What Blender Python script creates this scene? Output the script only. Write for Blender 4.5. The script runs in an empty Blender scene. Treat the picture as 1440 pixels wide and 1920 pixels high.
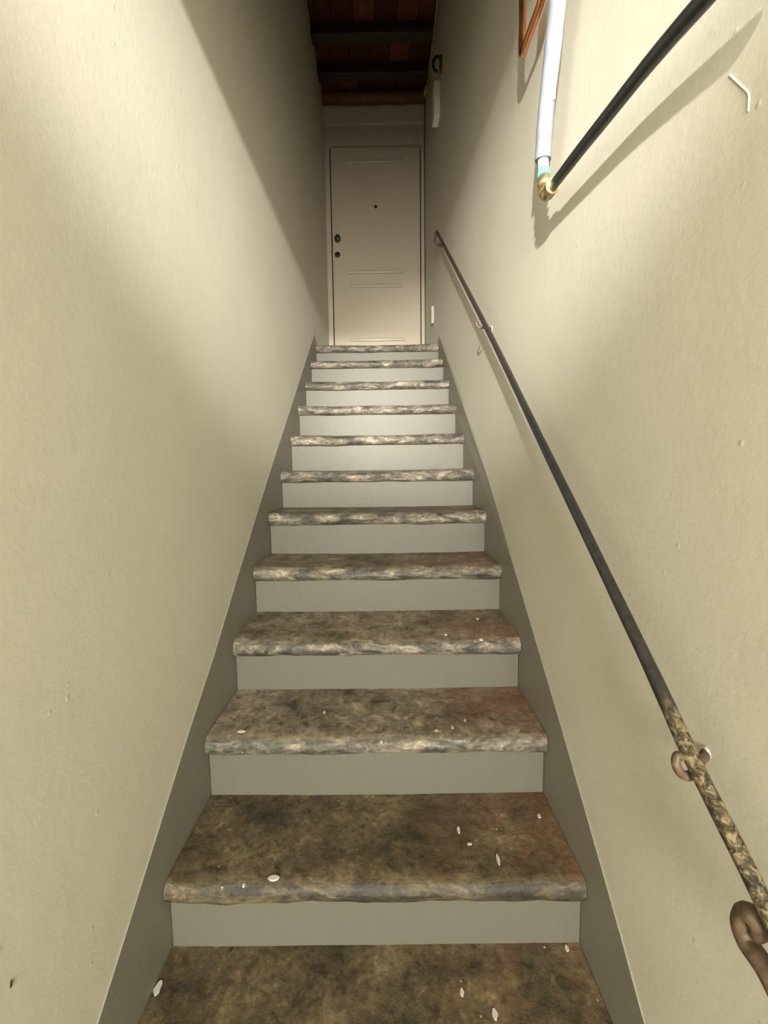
import bpy, bmesh, math, random
from mathutils import Vector, Matrix, noise

random.seed(7)
scene = bpy.context.scene
COL = scene.collection

# ------------------------------------------------------------------ camera
EYE = 1.49                      # eye height above the hall floor; the camera stands at x = 0, y = 0
F = 800.0                       # focal length in pixels of the 1440 x 1920 frame
YAW, PITCH, ROLL = 0.004905, -0.092542, -0.013190


def cam_axes():
    cy, sy, cp, sp = math.cos(YAW), math.sin(YAW), math.cos(PITCH), math.sin(PITCH)
    fwd = Vector((-sy * cp, cy * cp, sp))
    right = Vector((cy, sy, 0))
    up = right.cross(fwd)
    c, s = math.cos(ROLL), math.sin(ROLL)
    return right * c + up * s, up * c - right * s, fwd


CR, CU, CF = cam_axes()
cam_data = bpy.data.cameras.new('camera')
cam = bpy.data.objects.new('camera', cam_data)
COL.objects.link(cam)
cam.matrix_world = Matrix((
    (CR.x, CU.x, -CF.x, 0), (CR.y, CU.y, -CF.y, 0), (CR.z, CU.z, -CF.z, EYE), (0, 0, 0, 1)))
cam_data.sensor_fit = 'VERTICAL'
cam_data.sensor_height = 36
cam_data.sensor_width = 27
cam_data.lens = F / 1920 * 36
cam_data.clip_start = 0.01
scene.camera = cam

# ------------------------------------------------------------------ sky, exposure, fill light
scene.view_settings.view_transform = 'Standard'
scene.view_settings.look = 'None'
scene.view_settings.gamma = 1
scene.view_settings.use_curve_mapping = False
scene.view_settings.exposure = 1.85
scene.cycles.max_bounces = 8
scene.cycles.diffuse_bounces = 6
scene.cycles.glossy_bounces = 3
scene.cycles.adaptive_threshold = 0.02

world = bpy.data.worlds.new('sky')
scene.world = world
world.use_nodes = True
wn = world.node_tree.nodes
wn['Background'].inputs[0].default_value = (0.62, 0.80, 1.0, 1)
wn['Background'].inputs[1].default_value = 0.4

# added unseen area light filling the stairs from the far end of the hall
hall_fill = bpy.data.lights.new('hall_fill_light', 'AREA')
hall_fill.shape = 'RECTANGLE'
hall_fill.size, hall_fill.size_y = 0.80, 1.5
hall_fill.energy = 86
hall_fill.color = (1.0, 0.96, 0.83)
fo = bpy.data.objects.new('hall_fill_light', hall_fill)
COL.objects.link(fo)
fo.location = (-0.036, -2.99, EYE + .35)
fo.rotation_euler = Vector((0, 1, 0)).to_track_quat('-Z', 'Z').to_euler()


# ------------------------------------------------------------------ helpers
def ray(px, py):
    return CR * ((px - 720) / F) - CU * ((py - 960) / F) + CF


def on_x(px, py, x):
    d = ray(px, py)
    t = x / d.x
    return Vector((0, 0, EYE)) + d * t


def on_y(px, py, y):
    d = ray(px, py)
    return Vector((0, 0, EYE)) + d * (y / d.y)


def on_z(px, py, z):
    d = ray(px, py)
    return Vector((0, 0, EYE)) + d * ((z - EYE) / d.z)


XL = -0.511                     # left wall, straight
WALL_R = [(-2.0, .438), (2.05, .438), (2.3, .435), (2.54, .4315), (2.78, .426), (3.02, .419), (3.26, .412),
          (3.6, .400), (4.12, .381)]


def xr(y):                      # right wall, bending in towards the top
    for (a, xa), (b, xb) in zip(WALL_R, WALL_R[1:]):
        if y <= b:
            return xa + (xb - xa) * max(0, (y - a) / (b - a))
    return WALL_R[-1][1]


def on_right(px, py, off=0.0):  # where a pixel's ray meets the surface 'off' metres in front of the right wall
    x = 0.43
    for _ in range(8):
        p = on_x(px, py, x - off)
        x = xr(p.y)
    return p


def on_left(px, py, off=0.0):
    return on_x(px, py, XL + off)


def mesh_obj(name, bm, mat, parent=None, smooth=False):
    bmesh.ops.recalc_face_normals(bm, faces=bm.faces)
    me = bpy.data.meshes.new(name)
    bm.to_mesh(me)
    bm.free()
    if smooth:
        for p in me.polygons:
            p.use_smooth = True
        try:
            me.set_sharp_from_angle(angle=math.radians(40))
        except Exception:
            pass
    o = bpy.data.objects.new(name, me)
    COL.objects.link(o)
    if mat:
        me.materials.append(mat)
    if parent:
        o.parent = parent
        o.matrix_parent_inverse = parent.matrix_world.inverted()
    return o


def empty(name, loc=(0, 0, 0)):
    o = bpy.data.objects.new(name, None)
    o.empty_display_size = 0.1
    o.location = loc
    o.matrix_world = Matrix.Translation(loc)
    COL.objects.link(o)
    return o


def tag(o, label, cat, group=None):
    o['label'] = label
    o['category'] = cat
    if group:
        o['group'] = group
    return o


def structure(o, label=None, cat=None):
    o['kind'] = 'structure'
    if label:
        o['label'] = label
    if cat:
        o['category'] = cat
    return o


def box(bm, x0, x1, y0, y1, z0, z1):
    v = [bm.verts.new((x, y, z)) for x in (x0, x1) for y in (y0, y1) for z in (z0, z1)]
    for f in ((0, 1, 3, 2), (4, 6, 7, 5), (0, 4, 5, 1), (2, 3, 7, 6), (0, 2, 6, 4), (1, 5, 7, 3)):
        bm.faces.new([v[i] for i in f])
    return v


def bev(bm, w, seg=2):
    bmesh.ops.bevel(bm, geom=list(bm.edges), offset=w, segments=seg, affect='EDGES', profile=0.5)


def tube(bm, pts, radii, seg=14, cap=True, flat=1.0):
    """sweep a circle along pts; radii a number or one per point"""
    pts = [Vector(p) for p in pts]
    n = len(pts)
    if not hasattr(radii, '__len__'):
        radii = [radii] * n
    tang = []
    for i in range(n):
        a, b = pts[max(0, i - 1)], pts[min(n - 1, i + 1)]
        tang.append((b - a).normalized())
    ref = Vector((0, 0, 1)) if abs(tang[0].z) < .9 else Vector((1, 0, 0))
    u = (ref - tang[0] * ref.dot(tang[0])).normalized()
    rings = []
    for i in range(n):
        u = (u - tang[i] * u.dot(tang[i])).normalized()
        v = tang[i].cross(u)
        ring = []
        for k in range(seg):
            a = 2 * math.pi * k / seg
            ring.append(bm.verts.new(pts[i] + (u * math.cos(a) * flat + v * math.sin(a)) * radii[i]))
        rings.append(ring)
    for i in range(n - 1):
        for k in range(seg):
            bm.faces.new([rings[i][k], rings[i][(k + 1) % seg], rings[i + 1][(k + 1) % seg], rings[i + 1][k]])
    if cap:
        bm.faces.new(rings[0][::-1])
        bm.faces.new(rings[-1])
    return rings


def spline(pts, per=8):
    """Catmull-Rom through pts"""
    P = [Vector(p) for p in pts]
    P = [P[0] * 2 - P[1]] + P + [P[-1] * 2 - P[-2]]
    out = []
    for i in range(1, len(P) - 2):
        for k in range(per):
            t = k / per
            a, b, c, d = P[i - 1], P[i], P[i + 1], P[i + 2]
            out.append(0.5 * ((2 * b) + (c - a) * t + (2 * a - 5 * b + 4 * c - d) * t * t
                              + (3 * b - a - 3 * c + d) * t ** 3))
    out.append(P[-2])
    return out


# ------------------------------------------------------------------ materials
def new_mat(name):
    m = bpy.data.materials.new(name)
    m.use_nodes = True
    nt = m.node_tree
    return m, nt, nt.nodes['Principled BSDF']


def N(nt, kind, **kw):
    n = nt.nodes.new(kind)
    for k, v in kw.items():
        if k in n.inputs:
            n.inputs[k].default_value = v
        else:
            setattr(n, k, v)
    return n


def coord(nt, scale=(1, 1, 1), space='Object'):
    tc = N(nt, 'ShaderNodeNewGeometry') if space == 'World' else N(nt, 'ShaderNodeTexCoord')
    mp = N(nt, 'ShaderNodeMapping')
    mp.inputs['Scale'].default_value = scale
    nt.links.new(tc.outputs['Position' if space == 'World' else space], mp.inputs[0])
    return mp.outputs[0]


def ramp(nt, fac, stops):
    r = N(nt, 'ShaderNodeValToRGB')
    e = r.color_ramp.elements
    while len(e) < len(stops):
        e.new(0.5)
    for el, (p, c) in zip(e, stops):
        el.position = p
        el.color = (*c, 1) if len(c) == 3 else c
    nt.links.new(fac, r.inputs[0])
    return r.outputs[0]


def mix(nt, fac, a, b, mode='MIX'):
    m = N(nt, 'ShaderNodeMix', data_type='RGBA', blend_type=mode)
    for s, v in ((0, fac), (6, a), (7, b)):
        if hasattr(v, 'links'):
            nt.links.new(v, m.inputs[s])
        else:
            m.inputs[s].default_value = v if s == 0 else (*v, 1)
    return m.outputs[2]


def noise_tex(nt, vec, scale, detail=4, rough=.55, dist=0.0):
    n = N(nt, 'ShaderNodeTexNoise', Scale=scale, Detail=detail, Roughness=rough, Distortion=dist)
    nt.links.new(vec, n.inputs['Vector'])
    return n.outputs[0]


def bump(nt, bsdf, height, strength, dist=.01, prev=None):
    b = N(nt, 'ShaderNodeBump', Strength=strength, Distance=dist)
    nt.links.new(height, b.inputs['Height'])
    if prev:
        nt.links.new(prev, b.inputs['Normal'])
    nt.links.new(b.outputs[0], bsdf.inputs['Normal'])
    return b.outputs[0]


def plaster(name, col, rough=.55, spread=.05, fine=.25):
    m, nt, b = new_mat(name)
    v = coord(nt, space='World')
    lo = tuple(c * (1 - spread) for c in col)
    hi = tuple(min(1, c * (1 + spread)) for c in col)
    big = noise_tex(nt, v, 2.2, 5, .6)
    c = ramp(nt, big, [(.3, lo), (.7, hi)])
    nt.links.new(c, b.inputs['Base Color'])
    b.inputs['Roughness'].default_value = rough
    b.inputs['Specular IOR Level'].default_value = .35
    n1 = bump(nt, b, noise_tex(nt, v, 6, 4, .6), .10, .012)
    n2 = bump(nt, b, noise_tex(nt, v, 75, 3, .6, .4), fine * .8, .002, n1)
    # scattered trowel nibs
    vo = N(nt, 'ShaderNodeTexVoronoi', Scale=14.0)
    nt.links.new(v, vo.inputs['Vector'])
    nib = ramp(nt, vo.outputs['Distance'], [(0.0, (1, 1, 1)), (.07, (0, 0, 0))])
    bump(nt, b, nib, .25, .003, n2)
    return m


def simple(name, col, rough=.5, metal=0.0, var=.12, scale=30, bmp=.1):
    m, nt, b = new_mat(name)
    v = coord(nt, space='World')
    n = noise_tex(nt, v, scale, 4)
    c = ramp(nt, n, [(.3, tuple(x * (1 - var) for x in col)), (.7, tuple(min(1, x * (1 + var)) for x in col))])
    nt.links.new(c, b.inputs['Base Color'])
    b.inputs['Roughness'].default_value = rough
    b.inputs['Metallic'].default_value = metal
    if bmp:
        bump(nt, b, n, bmp, .003)
    return m


M_WALL = plaster('cream_wall_paint', (.57, .55, .465), .5, .035)
M_RISER = plaster('pale_riser_paint', (.105, .102, .081), .5, .05, .35)
M_SKIRT = plaster('grey_skirting_paint', (.195, .186, .150), .5, .06, .35)
M_DOOR = simple('white_door_lacquer', (.43, .38, .30), .35, 0, .02, 8, .02)
M_FRAME = simple('white_frame_lacquer', (.43, .38, .30), .4, 0, .02, 8, .02)
M_GAP = simple('dark_gap', (.02, .018, .015), .8)
M_STEEL = simple('brushed_steel', (.45, .43, .40), .3, 1.0)
M_DARK = simple('dark_metal', (.03, .027, .025), .45, .6)
M_WHITE = simple('white_plastic', (.80, .78, .72), .4, 0, .03)
M_BLACKP = simple('black_plastic_pipe', (.018, .018, .02), .32, 0, .3, 60, .15)
M_FOAM = simple('grey_pipe_foam', (.17, .185, .22), .55, 0, .15, 25, .25)
M_PIPEW = simple('white_pipe_liner', (.48, .51, .54), .35)
M_TEAL = simple('teal_collar', (.12, .42, .42), .4)
M_BRASS = simple('tarnished_brass', (.48, .38, .20), .35, .9, .25, 60, .2)
M_COPPER = simple('bright_copper', (.80, .33, .16), .22, 1.0, .15, 40, .1)
M_YELLOW = simple('yellow_conduit_plastic', (.34, .25, .035), .5)
M_WOOD = simple('dark_ceiling_wood', (.026, .012, .007), .6, 0, .35, 12, .3)
M_WOODR = simple('red_ledger_wood', (.13, .050, .022), .6, 0, .4, 12, .3)
M_FLAKE = simple('white_paint_flake', (.50, .48, .41), .6)
M_FACADE = simple('ochre_facade', (.78, .60, .40), .9, 0, .08, 1, 0)
M_STREET = simple('street_paving', (.30, .27, .23), .9, 0, .1, 2, 0)


def terracotta(k):
    c = [(.135, .032, .016), (.09, .021, .012), (.155, .043, .019), (.065, .015, .011)][k]
    return simple('terracotta_%d' % k, c, .8, 0, .2, 20, .2)


M_TILES = [terracotta(k) for k in range(4)]


def stone_mat(name, tint):
    m, nt, b = new_mat(name)
    v = coord(nt, space='World')
    vs = coord(nt, (.35, 1, 1), 'World')
    # slab: grey brown with dark damp patches and lighter cement stains
    base = ramp(nt, noise_tex(nt, v, 7.5, 9, .68, .25),
                [(.30, (.030, .030, .020)), (.43, (.085, .072, .048)), (.53, (.135, .113, .080)), (.62, (.19, .163, .122)), (.78, (.27, .235, .18))])
    fine = ramp(nt, noise_tex(nt, v, 70, 5, .7), [(.3, (.55, .55, .55)), (.7, (1.35, 1.35, 1.35))])
    c = mix(nt, 1.0, base, fine, 'MULTIPLY')
    c = mix(nt, 1.0, c, tint, 'MULTIPLY')
    # scuffs: small dark pits and pale rubbed spots
    sc_ = ramp(nt, noise_tex(nt, v, 26, 6, .7, .5), [(.36, (.42, .42, .40)), (.47, (1, 1, 1)), (.56, (1, 1, 1)), (.66, (1.75, 1.7, 1.6))])
    c = mix(nt, 1.0, c, sc_, 'MULTIPLY')
    # reddish stain towards the right-hand side and in blots
    sep = N(nt, 'ShaderNodeSeparateXYZ')
    nt.links.new(v, sep.inputs[0])
    side = N(nt, 'ShaderNodeMapRange')
    side.inputs[1].default_value, side.inputs[2].default_value = .05, .42
    nt.links.new(sep.outputs[0], side.inputs[0])
    mul = N(nt, 'ShaderNodeMath', operation='MULTIPLY')
    blot = ramp(nt, noise_tex(nt, v, 3.1, 4, .6, .5), [(.42, (0, 0, 0)), (.62, (1, 1, 1))])
    nt.links.new(side.outputs[0], mul.inputs[0])
    nt.links.new(blot, mul.inputs[1])
    half = N(nt, 'ShaderNodeMath', operation='MULTIPLY')
    half.inputs[1].default_value = .6
    nt.links.new(mul.outputs[0], half.inputs[0])
    c = mix(nt, half.outputs[0], c, (.19, .075, .040))
    # worn rounded edge: streaks of cream and dark paint
    geo = N(nt, 'ShaderNodeNewGeometry')
    sn = N(nt, 'ShaderNodeSeparateXYZ')
    nt.links.new(geo.outputs['True Normal'], sn.inputs[0])
    edge = N(nt, 'ShaderNodeMapRange')
    edge.inputs[1].default_value, edge.inputs[2].default_value = -.15, -.75
    nt.links.new(sn.outputs[1], edge.inputs[0])
    streak = ramp(nt, noise_tex(nt, vs, 24, 8, .75, .6),
                  [(.40, (.020, .020, .016)), (.48, (.060, .055, .043)), (.54, (.115, .103, .080)), (.60, (.19, .168, .128)), (.66, (.33, .285, .205))])
    st = mix(nt, 1.0, streak, fine, 'MULTIPLY')
    st = mix(nt, 1.0, st, tuple(x * .92 for x in tint), 'MULTIPLY')
    c = mix(nt, edge.outputs[0], c, st)
    # tiny pale specks
    vo = N(nt, 'ShaderNodeTexVoronoi', Scale=34.0)
    nt.links.new(v, vo.inputs['Vector'])
    sp = ramp(nt, vo.outputs['Distance'], [(.05, (1, 1, 1)), (.10, (0, 0, 0))])
    ms = N(nt, 'ShaderNodeMath', operation='MULTIPLY')
    thin = ramp(nt, noise_tex(nt, v, 9, 2), [(.56, (0, 0, 0)), (.62, (1, 1, 1))])
    nt.links.new(sp, ms.inputs[0])
    nt.links.new(thin, ms.inputs[1])
    c = mix(nt, ms.outputs[0], c, (.50, .46, .38))
    nt.links.new(c, b.inputs['Base Color'])
    b.inputs['Roughness'].default_value = .62
    n1 = bump(nt, b, noise_tex(nt, v, 18, 6, .65), .4, .01)
    bump(nt, b, noise_tex(nt, v, 90, 4, .7), .35, .004, n1)
    return m


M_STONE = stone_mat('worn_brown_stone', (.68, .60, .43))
M_STONE_G = stone_mat('worn_grey_stone', (1.4, 1.36, 1.32))


def rail_mat():
    """black paint, rubbed through to ochre at the lower end"""
    m, nt, b = new_mat('worn_black_rail_paint')
    v = coord(nt, space='World')
    sep = N(nt, 'ShaderNodeSeparateXYZ')
    nt.links.new(v, sep.inputs[0])
    low = N(nt, 'ShaderNodeMapRange')
    low.inputs[1].default_value, low.inputs[2].default_value = .575, .545
    nt.links.new(sep.outputs[1], low.inputs[0])
    high = N(nt, 'ShaderNodeMapRange')
    high.inputs[1].default_value, high.inputs[2].default_value = 1.2, 3.2
    high.inputs[3].default_value, high.inputs[4].default_value = 0, .75
    nt.links.new(sep.outputs[1], high.inputs[0])
    black = ramp(nt, noise_tex(nt, v, 60, 5, .7), [(.35, (.012, .011, .010)), (.64, (.028, .025, .021)), (.80, (.09, .075, .06))])
    brown = ramp(nt, noise_tex(nt, v, 40, 5, .7), [(.35, (.030, .021, .014)), (.65, (.085, .060, .040))])
    c = mix(nt, high.outputs[0], black, brown)
    bare = ramp(nt, noise_tex(nt, v, 95, 7, .72, .8),
                [(.42, (.018, .015, .011)), (.50, (.07, .055, .030)), (.57, (.20, .155, .085)), (.7, (.30, .245, .15))])
    c = mix(nt, low.outputs[0], c, bare)
    nt.links.new(c, b.inputs['Base Color'])
    b.inputs['Roughness'].default_value = .42
    bump(nt, b, noise_tex(nt, v, 80, 4, .7), .4, .003)
    return m


M_RAIL = rail_mat()
M_RUST = simple('brown_rusty_iron', (.095, .064, .038), .55, 0, .4, 90, .5)

# ------------------------------------------------------------------ the setting
Y_BACK, Y_DOOR = -3.0, 4.10
Z_TOP = EYE + 3.29
SLAB_Z = EYE + 1.20
SLAB_Y = 0.25
HALL_Z = EYE + 1.75

# left wall
bm = bmesh.new()
box(bm, XL - .25, XL, Y_BACK, Y_DOOR + .3, -.15, Z_TOP + .3)
wl = structure(mesh_obj('wall_left', bm, M_WALL), 'cream plastered wall on the left of the stairs')

# right wall, bending gently inwards
bm = bmesh.new()
ys = [Y_BACK] + [y for y, _ in WALL_R[1:-1]] + [Y_DOOR + .3]
inner = [[bm.verts.new((xr(min(y, 4.12)), y, z)) for z in (-.15, Z_TOP + .3)] for y in ys]
outer = [[bm.verts.new((.69, y, z)) for z in (-.15, Z_TOP + .3)] for y in ys]
for i in range(len(ys) - 1):
    bm.faces.new([inner[i][0], inner[i + 1][0], inner[i + 1][1], inner[i][1]])
    bm.faces.new([outer[i][0], outer[i][1], outer[i + 1][1], outer[i + 1][0]])
    for z in (0, 1):
        bm.faces.new([inner[i][z], outer[i][z], outer[i + 1][z], inner[i + 1][z]])
for i in (0, -1):
    bm.faces.new([inner[i][0], inner[i][1], outer[i][1], outer[i][0]])
wr = structure(mesh_obj('wall_right', bm, M_WALL), 'cream plastered wall on the right carrying the handrail')

# hall floor
bm = bmesh.new()
box(bm, XL, .438, Y_BACK, .60, -.15, 0)
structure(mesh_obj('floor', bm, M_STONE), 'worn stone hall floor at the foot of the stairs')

# wall over the foot of the stairs
bm = bmesh.new()
box(bm, XL, .438, SLAB_Y - .15, SLAB_Y, SLAB_Z, Z_TOP + .3)
structure(mesh_obj('wall_back', bm, M_WALL), 'cream wall over the opening between hall and stairs')
bm = bmesh.new()
box(bm, XL, .438, Y_BACK, SLAB_Y - .25, HALL_Z, HALL_Z + .2)  # unseen hall ceiling, kept dark so less light bounces up the stairwell
structure(mesh_obj('ceiling_hall', bm, M_WOOD), 'dark wood ceiling of the unseen hall, darkened to curb bounced light')

# the wall at the top with the door opening
DX0, DX1 = on_y(618, 273, Y_DOOR).x, on_y(788, 273, Y_DOOR).x
FX0, FX1 = XL, xr(4.10)
DZ1 = on_y(704, 273, Y_DOOR).z
FZ1 = on_y(704, 235, Y_DOOR).z
LAND = EYE + .893 + .06
bm = bmesh.new()
box(bm, FX0, FX1, Y_DOOR - .03, Y_DOOR + .25, FZ1, Z_TOP + .02)
structure(mesh_obj('wall_end', bm, M_WALL), 'cream wall strip above the door at the top of the stairs')
bm = bmesh.new()
box(bm, FX0, FX1, Y_DOOR + .10, Y_DOOR + .25, LAND - .1, FZ1)
structure(mesh_obj('wall_behind_door', bm, M_GAP), 'dark reveal behind the door leaf')

# ceiling: terracotta tiles laid on dark joists
ceil = structure(empty('ceiling', (0, 2.2, Z_TOP)), 'ceiling of terracotta tiles on dark wooden joists')
bm = bmesh.new()
box(bm, XL, .438, SLAB_Y, Y_DOOR + .25, Z_TOP + .03, Z_TOP + .3)
mesh_obj('ceiling_backing', bm, M_WOOD, ceil)
ledger_y0 = on_z(704, 178, Z_TOP - .10).y
J = [on_z(704, 38, Z_TOP).y, on_z(704, 115, Z_TOP).y]
step_j = J[1] - J[0]
joists = [J[1] - k * step_j for k in range(0, 9) if J[1] - k * step_j > SLAB_Y + .1]
for y in joists:
    bm = bmesh.new()
    w = min(xr(y), xr(y + .09)) - .002
    box(bm, XL + .002, w, y, y + .085, Z_TOP - .085, Z_TOP)
    bev(bm, .006, 1)
    for v in bm.verts:
        v.co.z += .008 * noise.noise(v.co * 5)
    mesh_obj('joist', bm, M_WOOD, ceil)
bm = bmesh.new()
tube(bm, [(XL + .005 + k * .0978, Y_DOOR - .085 + .006 * noise.noise(Vector((k, 3, 1))),
           Z_TOP - .055 + .008 * noise.noise(Vector((k * .8, 0, 5)))) for k in range(10)],
     [.047 + .004 * noise.noise(Vector((k * 1.3, 7, 2))) for k in range(10)], 12)
mesh_obj('ledger_beam', bm, M_WOODR, ceil, True)
rows = sorted(joists) + [Y_DOOR - .10]
tw = .158
for r in range(len(rows) - 1):
    y0, y1 = rows[r] + .0425, rows[r + 1] + .0425
    if r == len(rows) - 2:
        y1 = Y_DOOR - .032
    x = XL + .003 - (r % 2) * .05
    k = 0
    while x < xr(y1) - .01:
        a, b = max(x, XL + .003), min(x + tw - .004, xr(y1) - .003)
        if b - a > .02:
            bm = bmesh.new()
            dz = random.uniform(0, .006)
            box(bm, a, b, y0 + .002, y1 - .002, Z_TOP + dz, Z_TOP + .028)
            bev(bm, .003, 1)
            mesh_obj('ceiling_tile', bm, M_TILES[random.randrange(4)], ceil)
        x += tw
        k += 1

# ------------------------------------------------------------------ the door at the top
door = structure(empty('door_1', ((DX0 + DX1) / 2, Y_DOOR, LAND)), 'white panelled security door at the top of the stairs')
bm = bmesh.new()
box(bm, FX0 + .001, DX0 - .004, Y_DOOR + .0, Y_DOOR + .10, LAND, FZ1)
box(bm, DX1 + .004, FX1 - .001, Y_DOOR + .0, Y_DOOR + .10, LAND, FZ1)
box(bm, DX0 - .004, DX1 + .004, Y_DOOR + .0, Y_DOOR + .10, DZ1 + .004, FZ1)
mesh_obj('door_frame', bm, M_FRAME, door)
bm = bmesh.new()
box(bm, DX0 + .004, DX1 - .004, Y_DOOR + .012, Y_DOOR + .06, LAND + .008, DZ1 - .005)
bev(bm, .003, 2)
leaf = mesh_obj('door_leaf', bm, M_DOOR, door)
for (pa, pb, py) in ((649, 757, 303), (652, 757, 510), (656, 754, 536), (656, 760, 637)):
    a, b = on_y(pa, py, Y_DOOR), on_y(pb, py, Y_DOOR)
    bm = bmesh.new()
    box(bm, a.x, b.x, Y_DOOR - .003, Y_DOOR + .014, a.z - .014, a.z + .014)
    bev(bm, .0055, 3)
    mesh_obj('panel_moulding', bm, M_DOOR, leaf, True)


def disc(name, c, r, depth, mat, parent, ry=1.0, seg=20):
    bm = bmesh.new()
    rings = [(0, r), (depth * .7, r), (depth, r * .8), (depth, 0.0001)]
    vs = []
    for d, rr in rings:
        vs.append([bm.verts.new((c.x + rr * math.cos(2 * math.pi * k / seg), c.y - d,
                                 c.z + ry * rr * math.sin(2 * math.pi * k / seg))) for k in range(seg)])
    for i in range(3):
        for k in range(seg):
            bm.faces.new([vs[i][k], vs[i][(k + 1) % seg], vs[i + 1][(k + 1) % seg], vs[i + 1][k]])
    return mesh_obj(name, bm, mat, parent, True)


yl = Y_DOOR + .012
disc('peephole', on_y(704.5, 388, yl), .014, .006, M_DARK, leaf)
disc('lock_escutcheon', on_y(633, 448, yl), .027, .012, M_DARK, leaf, 1.35)
disc('lock_knob', on_y(634, 449, yl) - Vector((0, .012, 0)), .013, .02, M_STEEL, leaf)
disc('lock_cylinder', on_y(633, 478, yl), .025, .012, M_DARK, leaf)

# ------------------------------------------------------------------ the stairs
NOSE_Y = [.8634 + .23959 * k for k in range(-2, 11)]
NOSE_Z = [-1.334, -1.147, -.966, -.779, -.602, -.410, -.225, -.045, .147, .340, .529, .721, .893]
TH, OVER = .058, .028
stairs = tag(empty('staircase', (-.036, .4, 0)), 'straight flight of worn grey stone steps between two cream walls', 'staircase')
n_steps = len(NOSE_Y)
TREADS = []


def make_tread(k):
    y0, z0 = NOSE_Y[k], NOSE_Z[k] + EYE
    last = k == n_steps - 1
    y1 = (Y_DOOR + .10 if last else NOSE_Y[k + 1] + OVER + .012)
    tilt = {4: .014}.get(k, .002)
    if last:
        tilt = 0
    xa, xb = XL + .005, min(xr(y0), xr(min(y1, 4.1))) - .005
    if last:
        xb = xr(3.3) - .005
    nx = 46
    r = .026
    prof = []                    # (y offset from the nose, height, how much wear acts here)
    prof.append((.10, 0.0, 0))
    for a in range(0, 7):        # lower round
        t = math.radians(-90 - a * 15)
        prof.append((r + r * math.cos(t), r + r * math.sin(t), 1))
    for a in range(1, 7):
        t = math.radians(180 - a * 15)
        prof.append((r + r * math.cos(t), TH - r + r * math.sin(t), 1))
    L = y1 - y0
    for s in (.15, .3, .5, .7, .85, 1.0):
        prof.append((max(r + .004, L * s), TH + tilt * s, .4))
    prof.append((L, 0.0, 0))
    bm = bmesh.new()
    cols = []
    for i in range(nx + 1):
        x = xa + (xb - xa) * i / nx
        u = abs(2 * i / nx - 1)
        col = []
        for (py, pz, w) in prof:
            p = Vector((x, y0 + py, z0 + pz))
            if w:
                big = noise.noise(Vector((x * 5 + k * 9.1, py * 6, pz * 10 + 3 * k)))
                fin = noise.noise(Vector((x * 22 + k * 4.7, py * 30, pz * 40)))
                p.y += w * (.004 * big + .0025 * fin) * (py < .06)
                p.z += (.0035 * big + .0018 * fin) * w - .007 * (1 - u * u) * (pz > .03) * (1 if py < .15 else .5)
            if last and py > .05:
                p.x = XL + .005 + (xr(min(p.y, 4.1)) - .005 - XL - .005) * i / nx
            col.append(bm.verts.new(p))
        cols.append(col)
    m = len(prof)
    for i in range(nx):
        for j in range(m):
            bm.faces.new([cols[i][j], cols[i][(j + 1) % m], cols[i + 1][(j + 1) % m], cols[i + 1][j]])
    bm.faces.new(cols[0])
    bm.faces.new(cols[-1][::-1])
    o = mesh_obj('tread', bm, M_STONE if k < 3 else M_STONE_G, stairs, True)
    return o


for k in range(n_steps):
    TREADS.append(make_tread(k))
for k in range(n_steps):
    y = NOSE_Y[k] + OVER
    zb = (NOSE_Z[k - 1] + EYE + TH - .012) if k else 0.0
    zt = NOSE_Z[k] + EYE + .004
    bm = bmesh.new()
    xb = xr(y) - .005
    nx = 14
    f0, f1 = [], []
    for i in range(nx + 1):
        x = XL + .005 + (xb - XL - .005) * i / nx
        d = .003 * noise.noise(Vector((x * 4, k * 3.3, 1)))
        f0.append((bm.verts.new((x, y + d, zb)), bm.verts.new((x, y + d * .3, zt))))
        f1.append((bm.verts.new((x, y + .03, zb)), bm.verts.new((x, y + .03, zt))))
    for i in range(nx):
        bm.faces.new([f0[i][0], f0[i + 1][0], f0[i + 1][1], f0[i][1]])
        bm.faces.new([f1[i][0], f1[i][1], f1[i + 1][1], f1[i + 1][0]])
        for s in (0, 1):
            bm.faces.new([f0[i][s], f1[i][s], f1[i + 1][s], f0[i + 1][s]])
    for i in (0, nx):
        bm.faces.new([f0[i][0], f0[i][1], f1[i][1], f1[i][0]])
    mesh_obj('riser', bm, M_RISER, stairs, True)

# paint flakes and splashes stuck to the treads, placed on the tread their pixel falls on
FLAKES = [(297, 1852, 1, 9, 16), (1063, 1779, 1, 5, 6), (866, 1861, 1, 5, 7), (928, 1903, 1, 7, 9),
          (1011, 1531, 2, 6, 5), (860, 1557, 2, 5, 8), (934, 1612, 2, 5, 12), (513, 1646, 2, 16, 6), (457, 1660, 2, 4, 4),
          (880, 1583, 2, 8, 3),
          (452, 1372, 3, 14, 3), (608, 1336, 3, 4, 4), (848, 1364, 3, 4, 5), (818, 1370, 3, 4, 3), (872, 1351, 3, 3, 3),
          (895, 1160, 4, 5, 3), (902, 1199, 4, 6, 3), (836, 1190, 4, 5, 3), (715, 1390, 3, 4, 4)]


def tread_hit(px, py, k):
    z = NOSE_Z[k] + EYE + TH
    p = on_z(px, py, z)
    me = TREADS[k].data
    from mathutils.bvhtree import BVHTree
    bv = BVHTree.FromPolygons([TREADS[k].matrix_world @ v.co for v in me.vertices], [q.vertices for q in me.polygons])
    hit = bv.ray_cast(Vector((0, 0, EYE)), ray(px, py).normalized())
    return hit[0] or p


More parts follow.
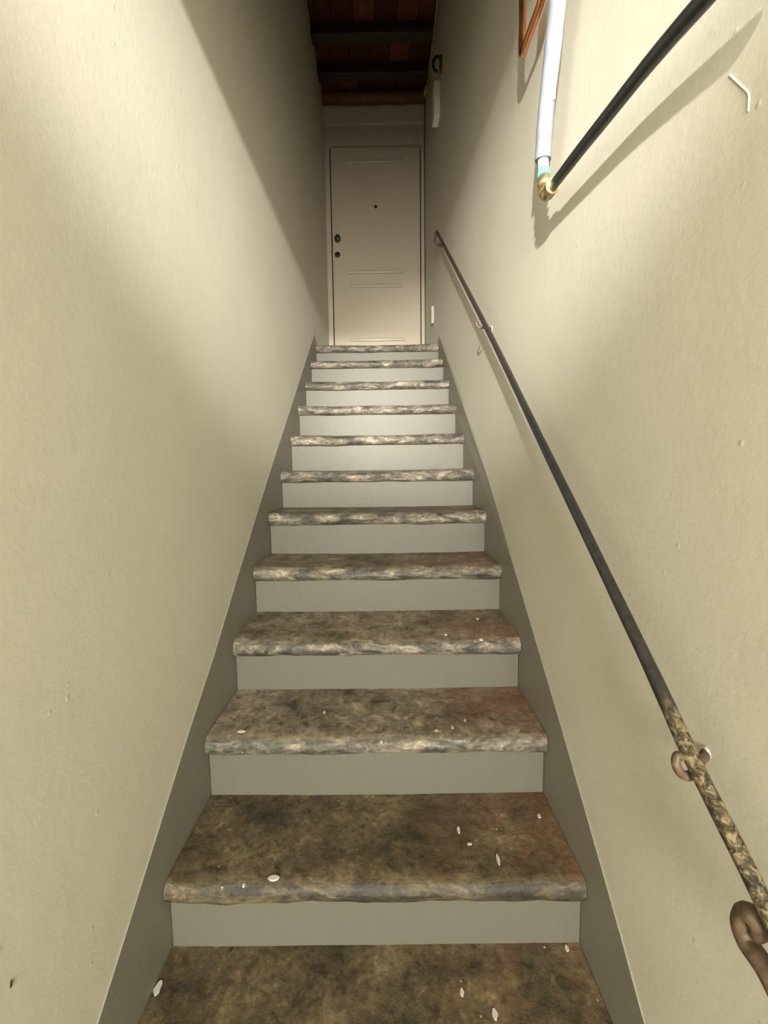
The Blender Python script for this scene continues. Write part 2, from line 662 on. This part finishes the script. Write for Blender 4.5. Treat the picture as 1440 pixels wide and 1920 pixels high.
bpy.context.view_layer.update()
for (px, py, k, w, h) in FLAKES:
    p = tread_hit(px, py, k)
    d = (p - Vector((0, 0, EYE))).length
    rx = w * d / F / 2
    ry = min(.014, h * d / F / 2 / max(.25, abs(ray(px, py).normalized().z)))
    bm = bmesh.new()
    n = 9
    top = [bm.verts.new((p.x + rx * math.cos(2 * math.pi * i / n) * random.uniform(.7, 1.15),
                         p.y + ry * math.sin(2 * math.pi * i / n) * random.uniform(.7, 1.15), p.z + .0022)) for i in range(n)]
    bot = [bm.verts.new((v.co.x, v.co.y, p.z - .002)) for v in top]
    bm.faces.new(top)
    bm.faces.new(bot[::-1])
    for i in range(n):
        bm.faces.new([top[i], bot[i], bot[(i + 1) % n], top[(i + 1) % n]])
    mesh_obj('paint_flake', bm, M_FLAKE, TREADS[k])


# sloping grey skirting bands on both walls
def skirt(name, top_pts, end_pts, side, label):
    """top_pts: (y, z) of the upper line; the band follows the stairs below"""
    bm = bmesh.new()
    lower = []
    for k in range(n_steps):
        zt = NOSE_Z[k] + EYE
        lower.append((NOSE_Y[k] + .09, zt - .10))
    lower = [(NOSE_Y[0] + .0, 0.0)] + lower[1:] + [(3.45, LAND - .06)]
    upper = top_pts + end_pts
    poly = upper + lower[::-1]
    th = .003
    a = [bm.verts.new(((XL if side < 0 else xr(y)), y, z)) for y, z in poly]
    b = [bm.verts.new(((XL + th if side < 0 else xr(y) - th), y, z)) for y, z in poly]
    bm.faces.new(a)
    bm.faces.new(b[::-1])
    for i in range(len(poly)):
        j = (i + 1) % len(poly)
        bm.faces.new([a[i], a[j], b[j], b[i]])
    bmesh.ops.triangulate(bm, faces=[f for f in bm.faces if len(f.verts) > 4])
    return structure(mesh_obj(name, bm, M_SKIRT), label)


def yz(p):
    return (p.y, p.z)


LPX = [(186, 1920), (286, 1600), (354, 1380), (401, 1236), (450, 1072), (501, 905), (546, 765), (590, 627)]
RPX = [(1200, 1900), (1160, 1751), (1104, 1552), (1055, 1380), (1020, 1260), (967, 1080), (917, 907), (874, 775), (823, 631)]
lu = [yz(on_left(*p, .005)) for p in LPX]
ru = [yz(on_right(*p, .005)) for p in RPX]
lu = [(lu[0][0] - .36, lu[0][1] - .28)] + lu
ru = [(ru[0][0] - .36, ru[0][1] - .28)] + ru
skirt('trim_1', lu, [(lu[-1][0] + .18, LAND + .002), (lu[-1][0] + .18, LAND - .05)], -1, 'grey painted sloping skirting band on the left wall')
skirt('trim_2', ru, [(ru[-1][0] + .18, LAND + .002), (ru[-1][0] + .18, LAND - .05)], 1, 'grey painted sloping skirting band on the right wall')

# ------------------------------------------------------------------ handrail
OFF = .047
RPATH = [(820, 436), (862, 516), (905, 600), (960, 712), (1010, 817), (1080, 961), (1160, 1128), (1230, 1275), (1300, 1428), (1400, 1627)]
rp = [on_right(px, py, OFF) for px, py in RPATH]
rail = tag(empty('handrail', rp[5]), 'thin black iron handrail with worn paint along the right wall', 'handrail')


def hx(y, z, off=OFF):
    return Vector((xr(y) - off, y, z))


# straight bar, then out of sight towards the camera
end = rp[-1] + (rp[-1] - rp[-3]).normalized() * .085
bar_pts = [rp[0], rp[2], rp[4], rp[5], rp[6], rp[7], rp[8], rp[9], end]
pts = spline(bar_pts, 6)
bm = bmesh.new()
tube(bm, pts, [.0098 + .0006 * noise.noise(p * 14) for p in pts], 14)
mesh_obj('rail_bar', bm, M_RAIL, rail, True)
# rolled scroll at the lower end
sc = [on_right(*p, OFF) for p in ((1430, 1808), (1403, 1768), (1393, 1735), (1400, 1716), (1415, 1722), (1424, 1745), (1417, 1757))]
e2 = end + Vector((0, -.018, -.028))
spts = spline([end - (end - rp[-1]).normalized() * .01, e2, e2 + Vector((0, .012, -.026)), sc[0] + Vector((0, -.010, -.004))] + sc, 8)
bm = bmesh.new()
n = len(spts)
tube(bm, spts, [.0098 + .002 * min(1, i / n * 1.5) if i < n * .8 else .0118 - .006 * (i - n * .8) / (n * .2) for i in range(n)], 14)
mesh_obj('end_scroll', bm, M_RUST, rail, True)


def bracket(px, py, rr, size, mat):
    """iron rod from the wall passing under the bar and curling up round its outer side"""
    c = on_right(px, py, OFF)
    w = xr(c.y)
    k = size
    bm = bmesh.new()
    P = [(w + .001, c.y + .042, c.z - .012), (w - .016, c.y + .030, c.z - .014), (c.x + .012, c.y + .012, c.z - .014 * k),
         (c.x - .003, c.y + .004, c.z - .0165 * k), (c.x - .014 * k, c.y + .004, c.z - .013 * k), (c.x - .0195 * k, c.y + .006, c.z - .001),
         (c.x - .0165 * k, c.y + .008, c.z + .0085 * k), (c.x - .0095 * k, c.y + .008, c.z + .0055 * k)]
    q = spline(P, 6)
    n = len(q)
    tube(bm, q, [rr * (1.3 - .3 * i / n) for i in range(n)], 10)
    o = mesh_obj('bracket', bm, mat, rail, True)
    bm = bmesh.new()
    tube(bm, [(w + .0005, c.y + .042, c.z - .012), (w - .003, c.y + .042, c.z - .012)], [.0095 * k, .0075 * k], 12)
    mesh_obj('wall_plate', bm, M_FLAKE, o)
    return o


bracket(1302, 1436, .0052, 1.0, M_RUST)
bracket(905, 604, .0036, 1.25, M_RUST)
# hooked upper end returning to the wall
t0 = rp[0]
hp = spline([rp[1] * .08 + rp[0] * .92, t0, t0 + Vector((-.004, .028, .014)), t0 + Vector((-.012, .03, -.02)), t0 + Vector((-.008, .02, -.055)),
             t0 + Vector((.02, .02, -.07)), t0 + Vector((OFF - .004 - .004, .03, -.07))], 7)
bm = bmesh.new()
tube(bm, hp, .0095, 12)
mesh_obj('end_hook', bm, M_RUST, rail, True)

# ------------------------------------------------------------------ pipes on the right wall
PO = .045
pipe = tag(empty('water_pipe', on_right(1024, 360, PO)), 'grey foam-sleeved pipe joined by a brass elbow to a black pipe', 'pipe')
fs = [on_right(px, py, PO) for px, py in ((1018, 300), (1021, 250), (1027, 180), (1036, 100), (1044, 20), (1050, -60))]
fs.append(fs[-1] + (fs[-1] - fs[-2]) * 1.5)
q = spline(fs, 8)
bm = bmesh.new()
tube(bm, q, [.0185 + .0012 * noise.noise(p * 30) for p in q], 18)
sl = mesh_obj('foam_sleeve', bm, M_FOAM, pipe, True)
# the split seam of the sleeve, filled with white
bm = bmesh.new()
tube(bm, [p + Vector((.009, -.0155, 0)) for p in q[14:]], [.004 + .0015 * noise.noise(p * 60) for p in q[14:]], 8)
mesh_obj('seam_filler', bm, M_WHITE, sl, True)
el = on_right(1022, 362, PO)
top_el = on_right(1020, 334, PO)
bm = bmesh.new()
tube(bm, [fs[0] + (fs[1] - fs[0]) * .3, fs[0], top_el], .0125, 16)
mesh_obj('inner_pipe', bm, M_PIPEW, pipe, True)
bm = bmesh.new()
a, b_ = fs[0].lerp(top_el, .52), fs[0].lerp(top_el, .92)
tube(bm, [a, a.lerp(b_, .15), a.lerp(b_, .4), a.lerp(b_, .5), a.lerp(b_, .9), b_], [.0130, .0142, .0142, .0155, .0155, .0135], 16)
mesh_obj('collar', bm, M_TEAL, pipe, True)
b1, b2 = on_right(1034, 352, PO), on_right(1060, 318, PO)
bm = bmesh.new()
eb = spline([top_el + Vector((0, 0, .004)), top_el.lerp(el, .5), el + Vector((0, -.004, -.004)), el.lerp(b1, .6) + Vector((0, 0, -.004)), b1.lerp(b2, .15)], 6)
tube(bm, eb, [.0125 if (i % 6) < 2 else .0155 for i in range(len(eb))][:-2] + [.0175, .0175], 16)
mesh_obj('brass_elbow', bm, M_BRASS, pipe, True)
bp = [b1, b2] + [on_right(px, py, PO) for px, py in ((1090, 279), (1140, 216), (1200, 140), (1260, 68), (1318, 2), (1352, -36))]
bp.append(bp[-1] + (bp[-1] - bp[-2]) * 3)
q = spline(bp, 8)
bm = bmesh.new()
tube(bm, q, [.0112 + .0004 * noise.noise(p * 20) for p in q], 18)
mesh_obj('black_pipe', bm, M_BLACKP, pipe, True)

# copper loop hanging beside it
cb = on_right(980, 98, .04)
cpts = spline([on_right(978, -120, .04), on_right(979, -40, .04), on_right(980, 30, .04), on_right(979, 78, .04), cb + Vector((0, -.002, -.006)),
               on_right(986, 84, .045), on_right(998, 50, .045), on_right(1014, 5, .045), on_right(1021, -30, .045), on_right(1025, -90, .045)], 8)
bm = bmesh.new()
tube(bm, cpts, .0098, 16)
tag(mesh_obj('copper_pipe', bm, M_COPPER, None, True), 'bright copper pipe bent into a narrow loop on the right wall', 'pipe')

# small fittings near the top door
def wall_box(name, px, py0, py1, depth, length, mat, label, cat):
    a, b = on_right(px, py0, depth / 2), on_right(px, py1, depth / 2)
    y = b.y
    bm = bmesh.new()
    w = xr(y) + .002
    box(bm, w - depth, w, y, y + length, b.z, b.z + (a.z - b.z))
    for v in bm.verts:
        if v.co.y > y + .001:
            v.co.x += xr(y + length) - xr(y)
    bev(bm, .004, 2)
    return tag(mesh_obj(name, bm, mat), label, cat)


wall_box('junction_box', 819, 150, 218, .042, .10, M_WHITE, 'slim white box on the right wall near the dark ceiling', 'junction box')
wall_box('wall_socket', 811, 573, 606, .022, .08, M_FRAME, 'white socket plate low on the right wall by the door', 'socket')
c = on_right(820, 122, .03)
lamp = tag(empty('wall_hook', c), 'small dark metal hook on the right wall above the white box', 'hook')
bm = bmesh.new()
w = xr(c.y)
q = spline([(w - .002, c.y, c.z + .03), (w - .03, c.y - .01, c.z + .045), (w - .055, c.y - .012, c.z + .02), (w - .055, c.y - .012, c.z - .03), (w - .03, c.y - .008, c.z - .05)], 6)
tube(bm, q, .009, 10)
mesh_obj('hook_arm', bm, M_DARK, lamp, True)
bm = bmesh.new()
box(bm, w - .014, w - .001, c.y - .022, c.y + .022, c.z - .04, c.z + .05)
bev(bm, .004, 2)
mesh_obj('back_plate', bm, M_RUST, lamp)
yc = [on_right(816, 40, .02), on_right(812, 80, .02), on_right(806, 120, .022), on_right(803, 150, .03), on_right(799, 166, .05), on_right(797, 174, .055), on_right(800, 182, .03)]
bm = bmesh.new()
q = spline([yc[0] + (yc[0] - yc[1]) * 2] + yc, 8)
tube(bm, q, [(.006 if i < len(q) * .55 else .011) + .0012 * (i % 2) for i in range(len(q))], 10)
tag(mesh_obj('yellow_conduit', bm, M_YELLOW, None, True), 'yellow corrugated conduit in the corner between ceiling and right wall', 'conduit')

# marks on the walls
bm = bmesh.new()
rd = [on_right(px, py, -.0006) for px, py in ((1369, 141), (1387, 158), (1404, 175), (1405, 192), (1404, 210))]
tube(bm, spline(rd, 4), .0018, 8)
mesh_obj('painted_over_cable', bm, M_WALL, wr, True)
for (px, py, w_, h_, mt) in ((20, 1845, .002, .005, M_RUST),):
    p = on_left(px, py)
    bm = bmesh.new()
    v = [bm.verts.new((XL + .001, p.y + w_ * math.cos(t), p.z + h_ * math.sin(t) + w_ * math.cos(t))) for t in [i * math.pi / 4 for i in range(8)]]
    t_ = [bm.verts.new((XL - .002, x.co.y, x.co.z)) for x in v]
    bm.faces.new(v)
    for i in range(8):
        bm.faces.new([v[i], t_[i], t_[(i + 1) % 8], v[(i + 1) % 8]])
    mesh_obj('chip_mark', bm, mt, wl)

# ------------------------------------------------------------------ hall behind the camera and its added lamps
bm = bmesh.new()
box(bm, XL, .438, Y_BACK - .1, Y_BACK, -.15, Z_TOP + .3)  # unseen end of the hall, made dark to swallow bounced light
structure(mesh_obj('wall_front', bm, M_WOOD), 'dark wood wall at the back of the unseen hall, darkened to curb bounced light')
added_win = structure(empty('added_window_1', (-.036, Y_BACK, EYE - .4)), 'added glazing around the unseen fill light at the end of the hall')  # added glazing and frame, set around the hall's fill light
bm = bmesh.new()
box(bm, -.436, .364, Y_BACK, Y_BACK + .004, EYE - .4, EYE + 1.1)
mesh_obj('added_pane', bm, M_WHITE, added_win)
for xa, xb, za, zb in ((-.49, -.436, -.46, 1.16), (.364, .418, -.46, 1.16), (-.436, .364, -.46, -.40), (-.436, .364, 1.10, 1.16)):
    bm = bmesh.new()
    box(bm, xa, xb, Y_BACK, Y_BACK + .03, EYE + za, EYE + zb)
    mesh_obj('added_frame_bar', bm, M_WOOD, added_win)
for nm, xa, xb in (('trim_3', XL, XL + .02), ('trim_4', .418, .438)):  # panels added out of view to control light bouncing in the hall
    bm = bmesh.new()
    box(bm, xa, xb, Y_BACK, -.02, 0, HALL_Z)
    structure(mesh_obj(nm, bm, M_WALL), 'panelling added to the unseen hall to set its bounced light')


def added_flood_lamp(at, target, watts, cone, side, label):
    """added unseen flood lamp to light the stairwell walls, with a small housing"""
    c0, tg = Vector(at), Vector(target)
    t = tag(empty('added_flood_lamp', c0), label, 'lamp', 'added flood lamps in the hall')
    aim = (tg - c0).normalized()
    bm = bmesh.new()
    tube(bm, [c0 - aim * .13, c0 - aim * .10, c0 - aim * .06, c0 - aim * .059], [.02, .045, .055, .030], 20)
    mesh_obj('added_lamp_housing', bm, M_DARK, t, True)
    bm = bmesh.new()
    wx = .416 if side > 0 else XL + .022
    tube(bm, [c0 - aim * .11, (wx, c0.y - .11, c0.z)], .009, 10)
    mesh_obj('added_lamp_arm', bm, M_DARK, t)
    ld = bpy.data.lights.new('added_flood_light', 'SPOT')  # added spot that brightens the walls beside the stairs
    ld.energy = watts
    ld.shadow_soft_size = .03
    ld.spot_size = math.radians(cone)
    ld.spot_blend = 1.0
    ld.color = (1.0, .95, .87)
    lo = bpy.data.objects.new('added_flood_light', ld)
    COL.objects.link(lo)
    lo.location = c0
    lo.rotation_euler = aim.to_track_quat('-Z', 'Y').to_euler()


added_flood_lamp((.30, -1.40, EYE + 1.175), (XL, 2.65, EYE + .66), 250, 31, 1, 'added unseen flood lamp high on the right-hand side of the hall')
added_flood_lamp((-.38, -1.40, EYE + .95), (.42, 2.5, EYE + .62), 255, 31.5, -1, 'added unseen flood lamp on the left-hand side of the hall')
